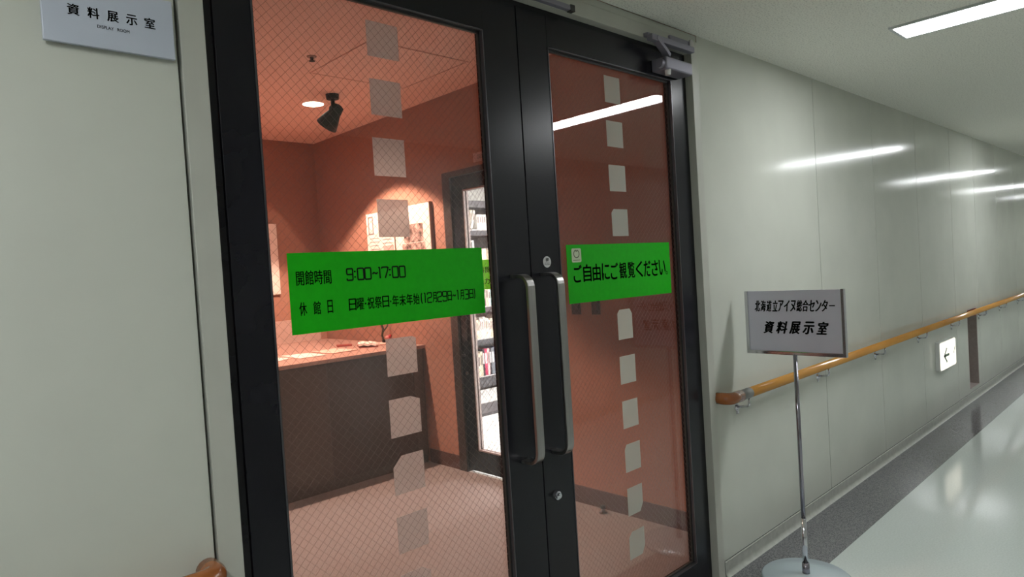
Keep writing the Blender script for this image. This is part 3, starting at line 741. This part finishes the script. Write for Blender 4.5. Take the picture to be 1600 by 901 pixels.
# ---------------------------------------------------------------- ceiling fittings in the display room
t = thing('ceiling_hatch', 'square access hatch in the display room ceiling', 'hatch', (2.39, 1.915, RH))
hx0, hx1, hy0, hy1 = 2.04, 2.74, 1.566, 2.266; e = .012
obj('rim', B((hx0, hx1, hy0, hy0 + e, RH - .006, RH), (hx0, hx1, hy1 - e, hy1, RH - .006, RH), (hx0, hx0 + e, hy0 + e, hy1 - e, RH - .006, RH), (hx1 - e, hx1, hy0 + e, hy1 - e, RH - .006, RH)), M['rceil'], t)
obj('lid', B((hx0 + e + .004, hx1 - e - .004, hy0 + e + .004, hy1 - e - .004, RH - .003, RH)), M['rceil'], t)
obj('gap', B((hx0 + e, hx1 - e, hy0 + e, hy1 - e, RH - .001, RH)), M['hatch'], t)
t = thing('sprinkler_head', 'small dark sprinkler head on the display room ceiling', 'sprinkler', (1.909, 1.979, RH))
bm = bmesh.new(); cyl(bm, (1.909, 1.979, RH), (1.909, 1.979, RH - .006), .028, .026, 20); obj('rose', bm, M['hatch'], t)
bm = bmesh.new(); cyl(bm, (1.909, 1.979, RH - .006), (1.909, 1.979, RH - .026), .010, .008, 12); cyl(bm, (1.909, 1.979, RH - .026), (1.909, 1.979, RH - .029), .017, .017, 14); obj('deflector', bm, M['spot'], t)

def light(name, kind, loc, energy, col, size=.05, target=None, cone=None, blend=.3, parent=None):
    l = bpy.data.lights.new(name, kind); l.energy = energy; l.color = col
    if kind == 'AREA': l.shape = 'DISK'; l.size = size
    else: l.shadow_soft_size = size
    if cone: l.spot_size = math.radians(cone); l.spot_blend = blend
    o = bpy.data.objects.new(name, l); C.objects.link(o)
    loc = Vector(loc)
    if target: o.rotation_euler = (Vector(target) - loc).to_track_quat('-Z', 'Y').to_euler()
    if parent is not None: o.parent = parent; o.location = loc - BASE[parent.name]
    else: o.location = loc
    return o

def downlight(x, y, lab, W):
    t = thing('downlight', lab, 'downlight', (x, y, RH), 'round downlights in the display room ceiling')
    bm = bmesh.new(); n = 28; r0, r1 = .075, .085
    ins = [bm.verts.new((x + r0 * math.cos(2 * math.pi * i / n), y + r0 * math.sin(2 * math.pi * i / n), RH - .004)) for i in range(n)]
    ous = [bm.verts.new((x + r1 * math.cos(2 * math.pi * i / n), y + r1 * math.sin(2 * math.pi * i / n), RH - .0005)) for i in range(n)]
    for i in range(n): bm.faces.new((ins[i], ins[(i + 1) % n], ous[(i + 1) % n], ous[i]))
    obj('trim_ring', bm, M['rceil'], t)
    bm = bmesh.new(); cyl(bm, (x, y, RH), (x, y, RH - .003), .074, .074, 28); obj('lens', bm, M['downE'], t)
    light('lamp', 'SPOT', (x, y, RH - .016), W, WARM, .02, target=(x, y, 0), cone=103.5, blend=.2, parent=t)
downlight(2.405, 2.93, 'glowing round downlight beside the black spotlight', DOWN_W)
downlight(0.95, 2.93, 'added unseen downlight at the left of the display room ceiling', DOWN_W * .5)  # out of view, added to light the room
downlight(0.95, 1.15, 'added unseen downlight just inside the left door', DOWN_W * .35)  # additional hidden lamp, put in for light near the doors

def spotlight(x, y, tgt, lab, energy, cone, beam):
    t = thing('spotlight', lab, 'spotlight', (x, y, RH), None)
    bm = bmesh.new(); cyl(bm, (x, y, RH), (x, y, RH - .032), .046, .043, 24); obj('canopy', bm, M['spot'], t)
    bm = bmesh.new(); cyl(bm, (x, y, RH - .032), (x, y, RH - .095), .014, .014, 14); cyl(bm, (x - .022, y, RH - .10), (x + .022, y, RH - .10), .020, .020, 16); obj('stem', bm, M['spot'], t)
    p0 = Vector((x + .025, y, RH - .105)); d = (Vector(tgt) - p0).normalized()
    bm = bmesh.new(); prof = [(-.040, .018), (-.032, .036), (.0, .042), (.03, .044), (.075, .060), (.135, .076)]
    q = d.to_track_quat('Z', 'Y'); n = 24; rings = []
    for s_, r_ in prof + [(.131, .071), (.07, .054)]:
        rings.append([bm.verts.new(p0 + d * s_ + q @ Vector((r_ * math.cos(2 * math.pi * i / n), r_ * math.sin(2 * math.pi * i / n), 0))) for i in range(n)])
    for a, b in zip(rings[:-1], rings[1:]):
        for i in range(n): bm.faces.new((a[i], a[(i + 1) % n], b[(i + 1) % n], b[i]))
    bm.faces.new(rings[0][::-1]); hd = obj('head', bm, M['spot'], t, smooth=True)
    bm = bmesh.new(); cyl(bm, p0 + d * .072, p0 + d * .076, .053, .053, 24); obj('lamp_face', bm, M['spotE'], hd)
    light('lamp', 'SPOT', p0 + d * .140, energy, WARM, .018, target=beam, cone=cone, blend=.08, parent=t)
spotlight(2.400, 2.640, (2.08, 3.45, 1.75), 'black ceiling spotlight beside the glowing downlight', 26 * SPOT_W, 46, (2.25, 4.24, 1.55))

# ---------------------------------------------------------------- library beyond the inner door
LX0, LX1, LY0, LY1, LH = RX1 + .09, 8.2, 0.16, 5.1, 2.7
obj('floor_3', B((LX0 - .09, LX1, LY0, LY1, -.05, 0)), M['lfloor'], kind='structure')
obj('ceiling_3', B((LX0, LX1, LY0, LY1, LH, LH + .05)), M['lwall'], kind='structure')
obj('wall_library_back', B((LX0 - .09, LX1, LY1, LY1 + .08, 0, LH)), M['lwall'], kind='structure')
obj('wall_library_right', B((LX1, LX1 + .08, LY0, LY1, 0, LH)), M['lwall'], kind='structure')
obj('wall_library_front', B((LX0, LX1, LY0 - .02, LY0, 0, LH)), M['lwall'], kind='structure')
obj('wall_library_left', B((LX0, LX0 + .02, LY0, DY0, 0, LH), (LX0, LX0 + .02, DY1, LY1, 0, LH), (LX0, LX0 + .02, DY0, DY1, DZ, LH)), M['lwall'], kind='structure')
for i, (lx, ly) in enumerate([(4.6, 3.3), (6.3, 3.3), (5.2, 1.5)]):
    t = thing('library_lamp', 'flat white ceiling lamp in the library, ' + ['nearest the inner door', 'farther in along the shelves', 'over the front part'][i], 'lamp', (lx, ly, LH), 'flat lamps in the library ceiling')
    obj('housing', B((lx - .64, lx + .64, ly - .16, ly + .16, LH - .03, LH)), M['lampframe'], t)
    obj('diffuser', B((lx - .62, lx + .62, ly - .14, ly + .14, LH - .034, LH - .0305)), M['libE'], t)
BX0, BX1, BY0, BY1 = 4.9, 6.5, 4.70, 5.02
t = thing('bookcase', 'dark grey library bookcase seen through the inner door', 'bookcase', ((BX0 + BX1) / 2, 4.86, 0))
for xa in (BX0, BX1 - .02): obj('side', B((xa, xa + .02, BY0, BY1, 0, 2.34)), M['shelf'], t)
obj('back', B((BX0 + .02, BX1 - .02, BY1 - .01, BY1, 0, 2.34)), M['shelf'], t)
lev = [.17, .635, 1.03, 1.50, 1.985]
for z in lev:
    sh = obj('shelf', B((BX0 + .02, BX1 - .02, BY0, BY1 - .01, z - (.14 if z < .2 else .075), z - .004)), M['shelf'], t)
    obj('shelf_edge', B((BX0 + .02, BX1 - .02, BY0 - .002, BY0 + .02, z - .012, z)), M['shelfedge'], sh, label='pale shelf edge')
obj('top', B((BX0, BX1, BY0, BY1, 2.255, 2.34)), M['shelf'], t)
obj('plinth', B((BX0 + .02, BX1 - .02, BY0 + .02, BY0 + .04, 0, .04)), M['dark'], t)
bcol = {}
def bookmat(c):
    if c not in bcol: bcol[c] = mat('book_cover_%d' % len(bcol), c, .5, noise=.08, nscale=60)
    return bcol[c]
pale = [('white', (.72, .70, .66)), ('cream', (.66, .58, .45)), ('pale grey', (.5, .5, .5)), ('pale pink', (.72, .45, .46)), ('beige', (.55, .47, .36))]
mixc = pale + [('black', (.03, .03, .04)), ('crimson', (.40, .03, .09)), ('dark blue', (.04, .06, .18)), ('slate grey', (.15, .17, .2)), ('teal', (.05, .25, .24))]
names = {.17: 'bottom', .635: 'second lowest', 1.03: 'middle', 1.50: 'second highest', 1.985: 'top'}
cnt = {}
ordw = ['first', 'second', 'third', 'fourth', 'fifth', 'sixth', 'seventh', 'eighth', 'ninth', 'tenth', 'eleventh', 'twelfth', 'thirteenth', 'fourteenth', 'fifteenth', 'sixteenth', 'seventeenth', 'eighteenth', 'nineteenth', 'twentieth'] + ['%dth' % i for i in range(21, 60)]
def book(x, wd, h, z, c, shelf, lean=0.0):
    z += .001; cnt[shelf] = cnt.get(shelf, 0) + 1
    d = .19 + .03 * random.random(); y0 = BY0 + .012
    bm = bmesh.new(); box(bm, 0, wd, 0, d, 0, h)
    bmesh.ops.rotate(bm, verts=bm.verts[:], cent=(wd if lean > 0 else 0, 0, 0), matrix=Matrix.Rotation(lean, 3, 'Y'))
    bmesh.ops.translate(bm, verts=bm.verts[:], vec=(x, y0, z))
    o = obj('book', bm, bookmat(c[1]), label='%s book, %s from the left in the row on the %s library shelf' % (c[0], ordw[cnt[shelf] - 1], names[shelf]), cat='book', group='books on the %s library shelf' % names[shelf])
    bm = bmesh.new(); box(bm, wd * .2, wd * .8, -.001, 0.0, h * .45, h * .85)
    bmesh.ops.rotate(bm, verts=bm.verts[:], cent=(wd if lean > 0 else 0, 0, 0), matrix=Matrix.Rotation(lean, 3, 'Y'))
    bmesh.ops.translate(bm, verts=bm.verts[:], vec=(x, y0, z)); obj('spine_label', bm, M['greyprint'] if sum(c[1]) > .9 else M['white'], o)
random.seed(3)
def row(z, x0, x1, cols, h0, h1, w0=.018, w1=.045):
    x = x0
    while x < x1:
        wd = random.uniform(w0, w1); book(x, wd, random.uniform(h0, h1), z, random.choice(cols), z); x += wd + .0015
    return x
x17 = row(.17, 5.27, 5.40, pale[:3] + [mixc[5], pale[4]], .27, .33)
x = x17
for c, wd in ((mixc[5], .03), (mixc[6], .045), (mixc[3], .035), (mixc[5], .03), (mixc[8], .05), (mixc[7], .04), (mixc[8], .045)): book(x, wd, .33, .17, c, .17); x += wd + .0015
row(.635, 5.27, 5.80, pale[:3] + [pale[4], pale[0]], .20, .27, .014, .034)
row(1.03, 5.30, 5.82, mixc, .2, .28, .03, .06)
row(1.50, 5.60, 5.85, pale, .2, .30, .03, .06)
# top shelf: leaning pale books then upright ones
book(5.16, .03, .20, 1.985, pale[1], 1.985)
for i, (wd, c, ln) in enumerate(((.028, pale[3], .25), (.03, pale[0], .25), (.024, pale[1], .25), (.03, pale[0], .25))):
    book(5.215 + i * .044, wd, .235 - .01 * (i == 0), 1.993, c, 1.985, ln)
x = 5.455
for wd in (.04, .035, .03, .035, .04, .03, .04): book(x, wd, .185, 1.985, pale[0] if wd > .033 else pale[2], 1.985); x += wd + .002
# bookend on the second shelf and a pale file box
t = thing('bookend', 'grey metal bookend on the second highest library shelf', 'bookend', (5.35, 4.8, 1.5))
bm = bmesh.new(); sweep(bm, [(5.20, BY0 + .05, 1.84), (5.36, BY0 + .05, 1.84), (5.36, BY0 + .05, 1.501)], rect(.05, .012), (0, 1, 0)); obj('bracket', bm, M['shelfedge'], t)
obj('file_box', B((5.22, 5.29, BY0 + .02, BY0 + .25, 1.501, 1.72)), bookmat((.60, .56, .50)), label='pale grey file box beside the bookend on the library shelf', cat='box')
obj('file_box', B((5.38, 5.47, BY0 + .01, BY0 + .25, 1.501, 1.65)), bookmat((.62, .62, .60)), label='low white file box right of the bookend on the library shelf', cat='box')
obj('file_box', B((5.48, 5.575, BY0 + .01, BY0 + .25, 1.501, 1.745)), bookmat((.70, .52, .42)), label='peach file box on the second highest library shelf', cat='box')
obj('library_mat', B((4.15, 5.35, 3.55, 3.95, 0.001, 0.03)), M['shelf'], label='low dark grey plate on the library floor before the bookcase', cat='mat')
